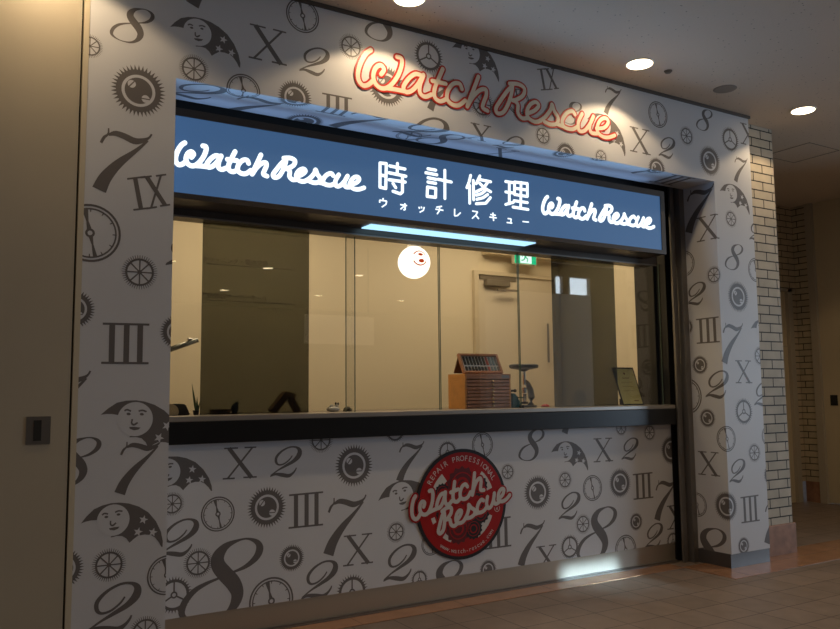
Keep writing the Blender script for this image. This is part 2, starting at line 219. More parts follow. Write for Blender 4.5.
KANJI = [[[[1.876,2.255],[1.912,2.257],[1.908,2.128],[1.875,2.131],[1.876,2.255]],[[1.876,2.193],[1.91,2.193]],[[1.932,2.248],[2.021,2.244]],[[1.977,2.267],[1.975,2.213]],[[1.928,2.212],[2.026,2.207]],[[1.928,2.176],[2.022,2.176]],[[2.006,2.207],[2.005,2.122],[1.992,2.111],[1.95,2.119]],[[1.95,2.16],[1.966,2.14]]],[[[2.16,2.265],[2.208,2.264]],[[2.147,2.242],[2.215,2.24]],[[2.16,2.217],[2.208,2.215]],[[2.159,2.194],[2.207,2.193]],[[2.156,2.167],[2.207,2.166],[2.205,2.118],[2.153,2.117],[2.156,2.167]],[[2.222,2.217],[2.305,2.213]],[[2.265,2.271],[2.263,2.119]]],[[[2.431,2.266],[2.42,2.228],[2.405,2.195]],[[2.423,2.21],[2.422,2.112]],[[2.448,2.24],[2.448,2.134]],[[2.492,2.271],[2.467,2.225]],[[2.482,2.251],[2.564,2.248]],[[2.545,2.244],[2.515,2.206],[2.462,2.178]],[[2.489,2.231],[2.522,2.207],[2.563,2.192]],[[2.525,2.192],[2.499,2.173],[2.466,2.161]],[[2.542,2.174],[2.51,2.152],[2.469,2.139]],[[2.56,2.159],[2.528,2.124],[2.465,2.114]]],[[[2.667,2.263],[2.715,2.263]],[[2.666,2.204],[2.714,2.204]],[[2.664,2.133],[2.717,2.151]],[[2.692,2.26],[2.689,2.14]],[[2.729,2.268],[2.82,2.271],[2.818,2.196],[2.727,2.197],[2.729,2.268]],[[2.728,2.233],[2.819,2.233]],[[2.775,2.271],[2.768,2.124]],[[2.723,2.161],[2.817,2.161]],[[2.714,2.124],[2.821,2.122]]]]
KANA = [[[[1.892,2.077],[1.893,2.068]],[[1.873,2.051],[1.873,2.064],[1.913,2.064],[1.909,2.047],[1.885,2.03]]],[[[1.992,2.055],[2.031,2.054]],[[2.019,2.065],[2.02,2.031],[2.01,2.03]],[[2.018,2.053],[1.993,2.031]]],[[[2.102,2.056],[2.107,2.046]],[[2.116,2.059],[2.12,2.05]],[[2.135,2.058],[2.129,2.04],[2.107,2.028]]],[[[2.209,2.066],[2.244,2.075]],[[2.204,2.055],[2.252,2.054]],[[2.23,2.071],[2.227,2.048],[2.213,2.03]]],[[[2.324,2.07],[2.323,2.032],[2.341,2.035],[2.362,2.054]]],[[[2.438,2.071],[2.473,2.07],[2.46,2.05],[2.436,2.03]],[[2.46,2.051],[2.48,2.032]]],[[[2.558,2.065],[2.594,2.064]],[[2.552,2.05],[2.599,2.05]],[[2.575,2.077],[2.579,2.031]]],[[[2.676,2.055],[2.7,2.055],[2.696,2.034]],[[2.669,2.032],[2.706,2.032]]],[[[2.78,2.049],[2.824,2.05]]]]

def smooth_pts(P, n=5, close=False):
    P = [list(p)+[0]*(3-len(p)) for p in P]
    if len(P) < 3: return P
    out = []
    for i in range(len(P)-1):
        p1, p2 = P[i], P[i+1]; p0 = P[i-1] if i else (P[-2] if close else P[0]); p3 = P[i+2] if i+2 < len(P) else (P[1] if close else P[-1])
        for k in range(n):
            t = k/n; out.append([.5*((2*b)+(-a+c)*t+(2*a-5*b+4*c-d)*t*t+(-a+3*b-3*c+d)*t**3) for a, b, c, d in zip(p0, p1, p2, p3)])
    out.append(P[-1]); return out
def disc(c, r, n=24, ry=None, rot=0):
    ry = ry or r
    return [(c[0]+r*cos(2*pi*i/n)*cos(rot)-ry*sin(2*pi*i/n)*sin(rot), c[1]+r*cos(2*pi*i/n)*sin(rot)+ry*sin(2*pi*i/n)*cos(rot)) for i in range(n)]
def ribbon(P, w=None, n=5, caps=False, straight=False):
    q = P if straight else smooth_pts(P, n, len(P) > 3 and P[0][:2] == P[-1][:2])
    L = []; polys = []
    for i, p in enumerate(q):
        a, b = q[max(i-1, 0)], q[min(i+1, len(q)-1)]
        d = Vector((b[0]-a[0], b[1]-a[1]));  d = d.normalized() if d.length > 1e-9 else Vector((1, 0))
        h = w/2 if w else (max(p[2]*1.12, .004)+.012)/2; L.append(((p[0]-d.y*h, p[1]+d.x*h), (p[0]+d.y*h, p[1]-d.x*h)))
    for a, b in zip(L, L[1:]): polys.append([a[0], a[1], b[1], b[0]])
    if caps:
        for p in (q if w else (q[0], q[-1])): polys.append(disc(p[:2], (w or p[2])/2, 14))
    return polys
def annulus(c, r1, r2, n=40):
    return [[(c[0]+a*cos(t), c[1]+a*sin(t)) for a, t in ((r1, t0), (r2, t0), (r2, t1), (r1, t1))] for t0, t1 in ((2*pi*i/n, 2*pi*(i+1)/n) for i in range(n))]
def bar(x0, y0, x1, y1, w0, w1):
    d = Vector((x1-x0, y1-y0)).normalized(); nx, ny = -d.y, d.x
    return [(x0+nx*w0/2, y0+ny*w0/2), (x0-nx*w0/2, y0-ny*w0/2), (x1-nx*w1/2, y1-ny*w1/2), (x1+nx*w1/2, y1+ny*w1/2)]
def tris(poly):
    return [[poly[i] for i in t] for t in tessellate_polygon([[Vector((p[0], p[1], 0)) for p in poly]])]
def star(c, r, rot=0):
    P = [(c[0]+(r if i % 2 == 0 else r*.42)*sin(rot+pi*i/5), c[1]+(r if i % 2 == 0 else r*.42)*cos(rot+pi*i/5)) for i in range(10)]
    return tris(P)
def motif(kind):
    o = []; A = lambda polys, layer=1, ink=1: o.extend((layer, ink, p) for p in polys)
    if kind in GLYPH and kind == '8': A(ribbon(GLYPH['8'][0] if isinstance(GLYPH['8'][0][0], list) else GLYPH['8']))
    elif kind in ('7', '2'):
        for s in GLYPH[kind]: A(ribbon(s))
    elif kind in ('X', 'III', 'IX'):
        for s in GLYPH[kind]: A(ribbon(s, straight=True))
    elif kind == 'sun':
        N = 40; A([disc((0, 0), .405, 48)])
        for i in range(N):
            t = 2*pi*i/N; A([[(.39*cos(t-.07), .39*sin(t-.07)), (.39*cos(t+.07), .39*sin(t+.07)), (.5*cos(t+.01), .5*sin(t+.01))]])
        A([disc((0, 0), .305, 40)], 2, 0); A([disc((0, 0), .25, 40)], 3, 1)
        for c, a in (((-.125, .11), .9), ((.13, -.135), 0)):
            A([disc(c, .074, 18)], 4, 0); A([bar(c[0]-.08*cos(a), c[1]-.08*sin(a), c[0]+.08*cos(a), c[1]+.08*sin(a), .022, .022)], 5, 1)
    elif kind == 'gear':
        A(annulus((0, 0), .335, .392)); A([disc((0, 0), .062, 20)])
        for i in range(8):
            t = pi*i/4; A([bar(0, 0, .36*cos(t), .36*sin(t), .034, .042)])
        for i in range(44):
            t = 2*pi*i/44; A([bar(.385*cos(t), .385*sin(t), .49*cos(t), .49*sin(t), .024, .012)])
    elif kind == 'cog':
        A(annulus((0, 0), .33, .405)); A(annulus((0, 0), .05, .092, 24))
        for i in range(3):
            t = pi/2+2*pi*i/3; A([bar(.08*cos(t), .08*sin(t), .36*cos(t), .36*sin(t), .042, .042)])
        for i in range(34):
            t = 2*pi*i/34; A([[(.39*cos(t-.06), .39*sin(t-.06)), (.39*cos(t+.06), .39*sin(t+.06)), (.49*cos(t), .49*sin(t))]])
    elif kind == 'dial':
        A(annulus((0, 0), .462, .5)); A(annulus((0, 0), .405, .433)); A(annulus((0, 0), .04, .078, 24))
        for i in range(12):
            t = pi*i/6; A([bar(.42*cos(t), .42*sin(t), .36*cos(t), .36*sin(t), .026, .012)])
        t = R(103); A([bar(.06*cos(t), .06*sin(t), .2*cos(t), .2*sin(t), .08, .035), bar(.2*cos(t), .2*sin(t), .41*cos(t), .41*sin(t), .035, .1)])
        t = R(-77); A([bar(.06*cos(t), .06*sin(t), .2*cos(t), .2*sin(t), .07, .03), bar(.2*cos(t), .2*sin(t), .41*cos(t), .41*sin(t), .03, .07)])
    elif kind == 'moon':
        body = MOON['body']; A(tris(body)); c = MOON['face'][0]
        ry = math.dist(c, MOON['face'][1]); rx = math.dist(c, MOON['face'][2]); A([disc(c, rx, 40, ry)], 2, 0)
        for e in MOON['eyes']: A([disc(e, .022, 12, .014)], 3)
        for b in MOON['brow']: A(ribbon(b, n=3), 3)
        A(tris(MOON['mouth']), 3)
        for s in MOON['stars']: A(star(s, MOON['sr'], .3), 2, 0)
    return o
CACHE = {}
def place_motifs(keys):
    """[(layer, ink, polygon)] in metres on the unfolded sheet"""
    out = []
    for key in keys:
        for m in MOTIFS[key]:
            if m[0] == 'moonT':
                k = 'moon'; ax, ay, bx, by = m[1:]; tx, ty = MOON['tip']; s = math.hypot(bx-ax, by-ay)
                an = math.atan2(by-ay, bx-ax)-math.atan2(ty, tx); f = lambda p: (ax+s*(p[0]*cos(an)-p[1]*sin(an)), ay+s*(p[0]*sin(an)+p[1]*cos(an)))
            else:
                k, u, v, h = m; h *= 1.1 if k in ('gear', 'cog') else 1.0; f = lambda p, u=u, v=v, h=h: (u+p[0]*h, v+p[1]*h)
            if k not in CACHE: CACHE[k] = motif(k)
            for l, i, P in CACHE[k]: out.append((l, i, [f(p) for p in P]))
    return out
def clip(P, u0, u1, v0, v1):
    for ax, lim, sg in ((0, u0, 1), (0, u1, -1), (1, v0, 1), (1, v1, -1)):
        Q = []
        for i in range(len(P)):
            a, b = P[i-1], P[i]; da, db = sg*(a[ax]-lim), sg*(b[ax]-lim)
            if (da >= 0) != (db >= 0): t = da/(da-db); Q.append((a[0]+(b[0]-a[0])*t, a[1]+(b[1]-a[1])*t))
            if db >= 0: Q.append(b)
        P = Q
        if len(P) < 3: return []
    return P
def draw(bm, items, rect, fn, mi=(0, 1), step=.00018):
    for k, (l, ink, P) in enumerate(items):
        l = l+(k % 60)*.012
        P = clip(P, *rect)
        if len(P) < 3: continue
        a = sum(P[i-1][0]*P[i][1]-P[i][0]*P[i-1][1] for i in range(len(P)))
        if abs(a) < 1e-8: continue
        if a < 0: P = P[::-1]
        try: f = bm.faces.new([bm.verts.new(fn(p[0], p[1], l*step)) for p in P]); f.material_index = mi[ink]
        except ValueError: pass
XL0, XL1, XR1, XR0, ZH, ZC, D = .477, .826, 4.26, 4.636, 2.443, 2.94, .247
PY = .35
front = lambda u, v, d: (u, -d-.0002, v)
soff = lambda u, v, d: (u, ZH-v, ZH-d-.0002)
reveal = lambda u, v, d: (XR1-d-.0002, XR1-u, v)
panelf = lambda u, v, d: (u, PY-d-.0002, v)

# ------------------------------------------------------------------ structure
struct(link('floor', Box(-4, 12, -12.1, 4.5, -.06, 0), m_floor))
struct(link('ceiling', Box(-4, 12, -12.1, 4.5, ZC, ZC+.1), m_ceil))
b = bmesh.new(); box(b, XL1-.4, 4.045, .18, PY+.07, 0, .003); box(b, 4.045, 9.0, -.19, .20, 0, .003)
struct(link('trim_1', b, m_stone))
# left: beige sliding steel door and its jamb
d1 = struct(link('door_1', Box(-1.2, .448, -.002, .05, .01, ZC), m_beige))
b = Box(.300, .384, -.006, -.002, .922, 1.026, 0); box(b, .325, .352, -.0075, -.006, .935, 1.012, 1)
pull = link('recessed_pull', b, [m_alu, m_gap], d1)
struct(link('trim_2', Box(.456, XL0, -.004, .05, 0, ZC), mat('pale_beige_jamb', (.60, .52, .38), .45)))
struct(link('trim_3', Box(.448, .456, .03, .05, 0, ZC), m_gap))
struct(link('wall_left', Box(-4, -1.2, 0, .1, 0, ZC), m_beige))
# header top shadow gap moulding
struct(link('trim_4', Box(XL0, XR0+.01, -.012, 0, ZC-.018, ZC), mat('brown_ceiling_moulding', (.09, .07, .055), .5)))
# brick pier and corridor
struct(link('wall_front', Box(XR0-.1, 5.03, .10, 1.55, .2, ZC), m_brick))
struct(link('baseboard_front', Box(XR0-.1, 5.045, .085, 1.55, 0, .2, 0, .004), m_stonew))
b = bmesh.new(); box(b, 5.03, 7.4, 1.55, 1.65, 2.1, ZC); box(b, 7.33, 7.4, 1.55, 1.65, .2, 2.1); box(b, 5.03, 6.3, 1.55, 1.65, .2, 2.1)
struct(link('wall_back', b, m_brickb))
d3 = struct(link('door_3', Box(6.3, 7.26, 1.58, 1.63, 0, 2.07), m_beige_d))
struct(link('trim_5', box(box(Box(7.26, 7.33, 1.545, 1.65, 0, 2.1), 6.3, 7.33, 1.545, 1.65, 2.07, 2.1), 6.3, 7.3, 1.575, 1.58, 1.52, 1.527, 0), m_beige))
b = Box(7.4, 7.5, 1.40, 1.55, .2, ZC); struct(link('wall_right', b, m_bricky))
struct(link('baseboard_right', Box(7.39, 7.5, 1.40, 1.55, 0, .2), m_stonew))
struct(link('trim_6', box(Box(7.38, 7.5, 1.33, 1.40, 0, ZC), 7.38, 7.5, 1.40, 1.55, 0, .001), m_beige))
d4 = struct(link('door_4', Box(7.42, 7.47, -.2, 1.33, .01, ZC), m_beige_d))
link('door_handle', box(Box(7.412, 7.42, 1.19, 1.26, .94, 1.04), 7.404, 7.412, 1.205, 1.235, .96, 1.02), m_gap, d4)
struct(link('wall_far_right', Box(7.4, 7.5, -.9, -.2, 0, ZC), m_bricky))
# far side of the concourse, behind the camera
m_opp = mat('concourse_wall_paint', (.80, .80, .82), .6)
b = bmesh.new(); box(b, 6.35, 8.25, -4.75, -4.6, 0, 2.5); box(b, 6.35, 7.55, -4.75, -4.6, 2.5, ZC, 1); box(b, 7.55, 8.25, -4.75, -4.6, 2.76, ZC, 1); box(b, 8.25, 9.6, -4.75, -4.6, 0, ZC, 1)
struct(link('wall_opposite', b, [m_opp, mat('dark_shopfront', (.07, .06, .05), .5)]))
struct(link('wall_far_opposite', Box(-4, 12, -12.1, -12, 0, ZC), mat('far_wall_paint', (.12, .11, .10), .7)))
hbd = thing('hanging_board', 'pale board hung from the ceiling across the concourse, seen mirrored in the window', 'board', (4.22, -4.7, 1.7))
link('board', Box(-.47, .47, -.02, .02, 0, .35), m_opp, hbd)
for x in (-.4, .4): link('rod', Cyl((x, 0, .795), .008, .008, .89, seg=8), m_gap, hbd)
win = struct(link('window_5', Box(7.58, 8.25, -4.70, -4.68, 2.52, 2.76), m_day))
link('window_frame', box(Box(7.73, 7.87, -4.68, -4.62, 2.5, 2.76), 7.55, 7.6, -4.68, -4.62, 2.5, 2.76), m_dark, win)

# ceiling fittings
for i, x in enumerate((1.828, 3.337, 4.852, .319, 6.36)):
    lab = ['round recessed downlight in the ceiling above the first word of the raised lettering', 'round recessed downlight in the ceiling above the last letters of the raised lettering',
           'round recessed downlight in the ceiling in front of the brick pier', 'round recessed downlight in the ceiling over the beige door', 'round recessed downlight far down the passage'][i]
    t = thing('downlight', lab, 'light', (x, -.262, ZC), 'recessed downlights')
    link('trim_ring', lathe(bmesh.new(), [(.070, -.004), (.080, -.006), (.084, 0), (.068, 0)]), m_ringw, t)
    link('lens', Cyl((0, 0, -.004), .071, .071, .004), m_lens, t)
    light('downlight_beam', 'SPOT', (0, 0, -.012), 20, WARM, (0, 0, -1), .03, parent=t, spot_size=R(128), spot_blend=.25)
for x, y in ((.3, -2.6), (1.83, -2.6), (3.34, -2.6), (4.85, -2.6), (6.4, -2.6), (1.2, -6.9), (2.7, -6.9), (4.1, -6.9), (5.6, -6.9), (2.5, -9.6), (4.3, -9.6), (6.1, -9.6), (7.9, -9.6)):
    t = thing('downlight', 'round recessed downlight in the ceiling behind the viewer', 'light', (x, y, ZC), 'downlights behind the viewer')
    link('trim_ring', lathe(bmesh.new(), [(.070, -.004), (.080, -.006), (.084, 0), (.068, 0)]), m_ringw, t)
    link('lens', Cyl((0, 0, -.004), .071, .071, .004), m_lens, t)
    if y > -3: light('downlight_beam', 'SPOT', (0, 0, -.012), 19, WARM, (0, 0, -1), .03, parent=t, spot_size=R(140), spot_blend=.6)
t = thing('ceiling_speaker', 'flat round brown speaker grille in the ceiling between two downlights', 'speaker', (4.083, -.25, ZC))
link('grille', lathe(bmesh.new(), [(.001, -.004), (.06, -.004), (.068, -.002), (.07, 0)]), mat('speaker_grille', (.30, .25, .2), .8), t)
tag(link('ceiling_sensor', lathe(bmesh.new(), [(.006, -.014), (.016, -.012), (.022, -.004), (.024, 0)], 20, (3.559, -.269, ZC)), m_seam), 'tiny dark sensor button on the ceiling beside the middle downlight', 'sensor')
hb = bmesh.new()
for a in ((5.54, 5.93, .14, .145), (5.54, 5.93, .525, .53), (5.54, 5.545, .14, .53), (5.925, 5.93, .14, .53)): box(hb, *a, ZC-.002, ZC)
tag(link('access_panel', hb, m_seam), 'square ceiling access panel outlined by thin dark seams past the brick pier', 'ceiling panel')

# ------------------------------------------------------------------ printed surround
allF = place_motifs('F')
b = Box(XL0, XL1, 0, .30, 0, ZC); draw(b, allF, (XL0, XL1, 0, ZC), front)
tag(link('pillar', b, [m_paper, m_ink]), 'white pillar printed with grey clock numerals and moons, left of the window beside the beige door', 'pillar')
b = Box(XL1, XR1, 0, D, ZH, ZC); draw(b, allF, (XL1, XR1, ZH, ZC), front)
draw(b, allF+place_motifs('S'), (XL1, XR1, ZH-D, ZH), soff)
tag(link('header_panel', b, [m_paper, m_ink]), 'long white header printed with grey clock motifs above the blue lit sign', 'header panel')
b = Box(XR1, XR0, 0, .30, .087, ZC); draw(b, allF+place_motifs('R'), (XR1, XR0, .087, ZC), front)
draw(b, allF+place_motifs('R'), (XR1-D, XR1, .087, ZH), reveal)
rp = tag(link('pillar', b, [m_paper, m_ink]), 'white pillar printed with grey clock motifs, right of the window beside the brick pier', 'pillar')
link('kick_plate', Box(XR1-.003, XR0-.002, .003, .25, 0, .087), mat('grey_kick_plate', (.13, .12, .115), .4, .6), rp)
# sliding shutter posts
struct(link('trim_7', box(Box(4.162, 4.200, .285, .30, 0, 2.47), 4.215, 4.259, .25, .34, 0, 2.47, 0), m_alu))
struct(link('leak_backing_side', Box(4.159, 4.262, .345, .46, 0, 2.47), m_black))  # added black backing, stops shop light leaking beside the post
struct(link('trim_8', Box(4.200, 4.215, .31, .34, 0, 2.47), m_gap))

# ------------------------------------------------------------------ counter
ct = thing('counter', 'shop counter with black top band and printed white front panel over a steel kick plate', 'counter', (2.5, PY, 0))
def sub(o): o.location = (-2.5, -PY, 0); o.parent = ct; return o
b = Box(XL1-.1, 4.158, PY, PY+.05, .118, .88); draw(b, place_motifs('P'), (XL1-.1, 4.158, .118, .88), panelf)
sub(link('front_panel', b, [m_paper, m_ink]))
sub(link('kick_plate', Box(XL1-.1, 4.158, PY+.004, PY+.05, .0, .118), m_steel))
sub(link('floor_rail', box(Box(XL1-.1, 4.158, PY-.012, PY+.004, .003, .012), XL1-.1, 4.158, PY-.035, PY-.028, .003, .008), m_alu))
sub(link('top_band', Box(XL1-.1, 4.158, .30, PY+.05, .88, .982, 0, .003), m_black))
sub(link('sill', Box(XL1-.1, 4.158, .302, .44, .982, 1.006, 0, .003), mat('satin_sill_metal', (.42, .38, .34), .32, .6)))
sub(link('worktop', Box(XL1-.1, 4.55, .44, .95, .965, 1.004, 0, .003), mat('brown_worktop', (.16, .12, .09), .35)))
struct(link('trim_13', box(Box(4.135, 4.50, .56, .60, 1.006, 2.44), 4.135, 4.158, .43, .56, 1.006, 2.44), m_black))
struct(link('leak_backing_top', Box(XL1-.1, 4.3, .33, .45, 2.30, ZC), m_gap))  # added dark panel, blocks shop light leaking above the sign

# ------------------------------------------------------------------ lit sign box
sg = thing('lightbox_sign', 'long blue backlit sign box with white script and Japanese characters under the header', 'sign', (2.4, .12, 1.96))
def ss(o): o.location = (-2.4, -.12, -1.96); o.parent = sg; return o
fy = .12
b = bmesh.new(); x1 = 3.925
box(b, XL1, x1, fy, .31, 1.955, 1.98); box(b, XL1, x1, fy, .31, 2.325, 2.36); box(b, x1-.035, x1, fy, .31, 1.98, 2.325); box(b, XL1, x1-.035, fy+.08, .31, 1.98, 2.325)
ss(link('frame', b, m_dark))
ss(link('sign_face', Box(XL1, x1-.035, fy+.006, fy+.07, 1.98, 2.325), m_sign))
b = Box(1.86, 2.93, .195, .30, 1.950, 1.9549, 0); ss(link('light_panel', b, m_tube))
light('added_sign_fill', 'AREA', (2.37, fy-.005, 2.15), 8, (.28, .58, 1), (2.37, -3, 2.15), 3.0, .32)  # added fill lamp before the face, lights the soffit beyond the sign's own output
light('added_soffit_fill', 'AREA', (2.37, .20, 2.366), .9, (.36, .58, 1), (2.37, .12, 3), 3.0, .08)  # added upward strip lamp on the box, turns the rear soffit blue

def slab(bm, polys, fn, mi=0, back=None):
    """polygons as short prisms standing on the surface"""
    for k, P in enumerate(polys):
        a = sum(P[i-1][0]*P[i][1]-P[i][0]*P[i-1][1] for i in range(len(P)))
        if abs(a) < 1e-9: continue
        if a < 0: P = P[::-1]
        o3 = Vector(fn(P[0][0], P[0][1], 1)); e1 = Vector(fn(P[1][0], P[1][1], 1))-o3; e2 = Vector(fn(P[2][0], P[2][1], 1))-o3
        nn = e1.cross(e2); nn = nn.normalized()*(2.5e-6*(k % 110)) if nn.length > 1e-12 else nn
        vs = [bm.verts.new(Vector(fn(p[0], p[1], 1))+nn) for p in P]; f = bm.faces.new(vs); f.material_index = mi
        if back is not None:
            v0 = [bm.verts.new(fn(p[0], p[1], 0)) for p in P]
            for i in range(len(P)): g = bm.faces.new((v0[i-1], v0[i], vs[i], vs[i-1])); g.material_index = back
def word(strokes, w, xf):
    out = []
    for s in strokes:
        q = [xf(p) for p in s]; out += ribbon([[a, c] for a, c in q], w, 6, True)
    return out
# header lettering: raised channel letters, cream with a red outline
hl = thing('raised_lettering', 'large raised cream script with a red outline across the printed header', 'lettering', (2.5, 0, 2.7))
for nm, ST in (('first_word', WATCH), ('second_word', RESCUE)):
    b = bmesh.new()
    slab(b, word(ST, .040, lambda p: p), lambda u, v, t: (u-2.5, -.0015-.003*t, v-2.7), 0, 0)
    slab(b, word(ST, .0225, lambda p: p), lambda u, v, t: (u-2.5, -.0049-.0003*t, v-2.7), 1)
    link(nm, b, [m_red, m_cream], hl)
# script on the blue face
def span(strokes): xs = [p[0] for s in strokes for p in s]; ys = [p[1] for s in strokes for p in s]; return min(xs), max(xs), min(ys), max(ys)
sx0, sx1 = span(WATCH)[0], span(RESCUE)[1]
for (a, c, za) in ((.862, 1.785, 2.207), (2.928, 3.825, 2.212)):
    k = (c-a)/(sx1-sx0); zt = WATCH[0][0][1]
    b = bmesh.new()
    for ST in (WATCH, RESCUE):
        slab(b, word(ST, .0215, lambda p: (a+(p[0]-sx0)*k, za+(p[1]-zt)*k*1.0)), lambda u, v, t: (u, fy+.006-.003*t, v), 0, 0)
    ss(link('script_lettering', b, m_lit))
for ch in KANJI:
    b = bmesh.new()
    for s in ch:
        pts = []
        for p in s: pts.append([p[0], p[1]])
        for a, c in zip(pts, pts[1:]): slab(b, [bar(a[0], a[1], c[0], c[1], .0155, .0155)], lambda u, v, t: (u, fy+.006-.003*t, v), 0, 0)
        for a in pts: slab(b, [disc(a, .00775, 12)], lambda u, v, t: (u, fy+.006-.003*t, v), 0, 0)
    ss(link('large_character', b, m_lit))
for ch in KANA:
    b = bmesh.new()
    for s in ch:
        for a, c in zip(s, s[1:]): slab(b, [bar(a[0], a[1], c[0], c[1], .0065, .0065)], lambda u, v, t: (u, fy+.006-.003*t, v), 0, 0)
    ss(link('small_character', b, m_lit))

# ------------------------------------------------------------------ round badge on the counter front
cx, cz, rb = 2.494, .496, .296
bd = thing('round_badge', 'round red and black badge with tilted script on the printed counter front', 'badge', (cx, PY-.001, cz))
link('disc', Cyl((0, -.003, 0), rb, rb, .006, 'Y', 64), m_blackp, bd)
def fl(bm, polys, l, mi): slab(bm, polys, lambda u, v, t: (u, -.0062-l*.0003, v), mi)
def arcband(r1, r2, a0, a1, n=14):
    return [[(r*cos(R(t)), r*sin(R(t))) for r, t in ((r1, t0), (r2, t0), (r2, t1), (r1, t1))] for t0, t1 in ((a0+(a1-a0)*i/n, a0+(a1-a0)*(i+1)/n) for i in range(n))]
b = bmesh.new(); fl(b, [disc((0, 0), rb*.94, 64)], 1, 0)
link('red_field', b, m_redd, bd)
b = bmesh.new(); random.seed(4)
for ar in ((.55, .72, 128, 160), (.55, .72, 20, 52), (.5, .72, -62, -22), (.62, .72, -128, -112), (.64, .72, 197, 206)):
    w_ = bmesh.new(); fl(w_, arcband(rb*ar[0], rb*ar[1], *ar[2:]), 2, 0); link('white_arc', w_, m_whitep, bd)
for c, r in (((0, .10), .105), ((-.03, -.13), .085), ((.07, -.14), .06), ((-.13, .07), .05), ((.11, .09), .06), ((.12, -.06), .06), ((-.13, -.04), .045)):
    fl(b, [[(c[0]+r*(1 if i % 2 else .86)*cos(2*pi*i/28), c[1]+r*(1 if i % 2 else .86)*sin(2*pi*i/28)) for i in range(28)]] and tris([(c[0]+r*(1 if i % 2 else .86)*cos(2*pi*i/28), c[1]+r*(1 if i % 2 else .86)*sin(2*pi*i/28)) for i in range(28)]), 3, 2 if r > .06 else 0)
    fl(b, annulus(c, r*.3, r*.42, 20), 4, 3); fl(b, annulus(c, r*.62, r*.68, 24), 4, 3)
link('gear_artwork', b, [m_blackp, m_whitep, m_maroon, m_redd], bd)
def text_polys(body, size):
    c = bpy.data.curves.new('t', 'FONT'); c.body = body; c.size = size; c.resolution_u = 3; c.align_x = 'CENTER'
    o = bpy.data.objects.new('t', c); COL.objects.link(o); bpy.context.view_layer.update(); me = o.to_mesh()
    P = [[(me.vertices[i].co.x, me.vertices[i].co.y) for i in f.vertices] for f in me.polygons]
    o.to_mesh_clear(); bpy.data.objects.remove(o); bpy.data.curves.remove(c); return P
def arc_text(bm, s, r, size, mid, step, up, l, mi):
    n = len(s)
    for i, ch in enumerate(s):
        if ch == ' ': continue
        a = R(mid + (i-(n-1)/2)*step*(-1 if up else 1)); rot = a-pi/2 if up else a+pi/2
        fl(bm, [[(r*cos(a)+p[0]*cos(rot)-p[1]*sin(rot), r*sin(a)+p[0]*sin(rot)+p[1]*cos(rot)) for p in P] for P in text_polys(ch, size)], l, mi)
b = bmesh.new(); arc_text(b, 'REPAIR PROFESSIONAL', rb*.78, .042, 90, 6.5, True, 2, 0); link('top_text', b, m_whitep, bd); b = bmesh.new(); arc_text(b, 'www.watch-rescue.com', rb*.885, .034, -82, 4.3, False, 2, 0)
fl(b, [[(p[0]+.232, p[1]-.053) for p in P] for P in text_polys('R', .028)], 2, 0); fl(b, annulus((.232, -.043), .016, .019, 24), 2, 0)
link('bottom_text', b, m_whitep, bd)
def sim(A0, A1, B0, B1, shear=0):
    a = complex(*B1)-complex(*B0); c = complex(A1[0], A1[1])-complex(A0[0], A0[1]); k = a/c
    def f(p): q = (complex(p[0]-shear*0, p[1])-complex(*A0))*k+complex(*B0); return (q.real, q.imag)
    return f, abs(k)
def wbase(ST): x0, x1, y0, y1 = span(ST); return x0, x1, y0, y1
wl = lambda ST, i, j: (ST[i][j][0], ST[i][j][1])
fW, kW = sim((wl(WATCH, 0, 5)), (wl(WATCH, 7, 9)), (2.195-cx, .440-cz), (2.636-cx, .560-cz))
fR, kR = sim((wl(RESCUE, 0, 4)), (wl(RESCUE, 8, 9)), (2.345-cx, .352-cz), (2.815-cx, .520-cz))
b = bmesh.new()
for ST, f in ((WATCH, fW), (RESCUE, fR)):
    slab(b, word(ST, .040, f), lambda u, v, t: (u, -.0085+.0025*(1-t), v), 0, 0)
for ST, f in ((WATCH, fW), (RESCUE, fR)):
    slab(b, word(ST, .0215, f), lambda u, v, t: (u, -.0091, v), 1)
link('script_lettering', b, [m_redd, m_whitep], bd)

# ------------------------------------------------------------------ glazing
struct(link('trim_9', box(box(Box(XL1-.1, 4.05, .315, .335, 1.925, 1.985), XL1-.1, 4.05, .335, .36, 1.955, 1.985), XL1-.1, 4.05, .36, .45, 1.925, 2.44), m_dark))
struct(link('trim_10', Box(XL1-.1, 4.05, .318, .326, 1.918, 1.925), m_alu))
def pane(n, x0, x1, y):
    g = struct(link('window_%d' % n, Box(x0+.003, x1-.003, y-.003, y+.003, 1.006, 1.955), m_glass))
    e = link('glass_edge', box(Box(x0, x0+.003, y-.003, y+.003, 1.006, 1.955), x1-.003, x1, y-.003, y+.003, 1.006, 1.955), m_gedge, g)
    return g
pane(1, XL1-.05, 1.872, .400); pane(2, 1.826, 2.404, .418); pane(3, 2.410, 2.966, .418); g4 = pane(4, 2.958, 4.155, .400)
link('pane_stop', Box(2.950, 2.972, .392, .408, 1.006, 1.022), m_black, g4)
f1 = tag(link('smoked_panel', Box(1.067, 1.615, .409, .4095, 1.007, 1.95), m_film), 'tall smoked dark panel hanging behind the left part of the window', 'window film')
tb = bmesh.new()
for z, s in ((1.735, 'クリーニング・電池交換'), (1.56, '時計修理オーバーホール')):
    slab(tb, [[(p[0]+1.23, p[1]+z) for p in P] for P in text_polys(s, .03)], lambda u, v, t: (u, .4085, v), 0)
    box(tb, 1.09, 1.53, .4083, .4086, z-.012, z-.009)
link('small_text', tb, m_wine, f1)
tag(link('smoked_panel', Box(3.222, 3.752, .409, .4095, 1.007, 1.95), m_film), 'tall smoked dark panel hanging behind the right part of the window beside the certificate', 'window film')

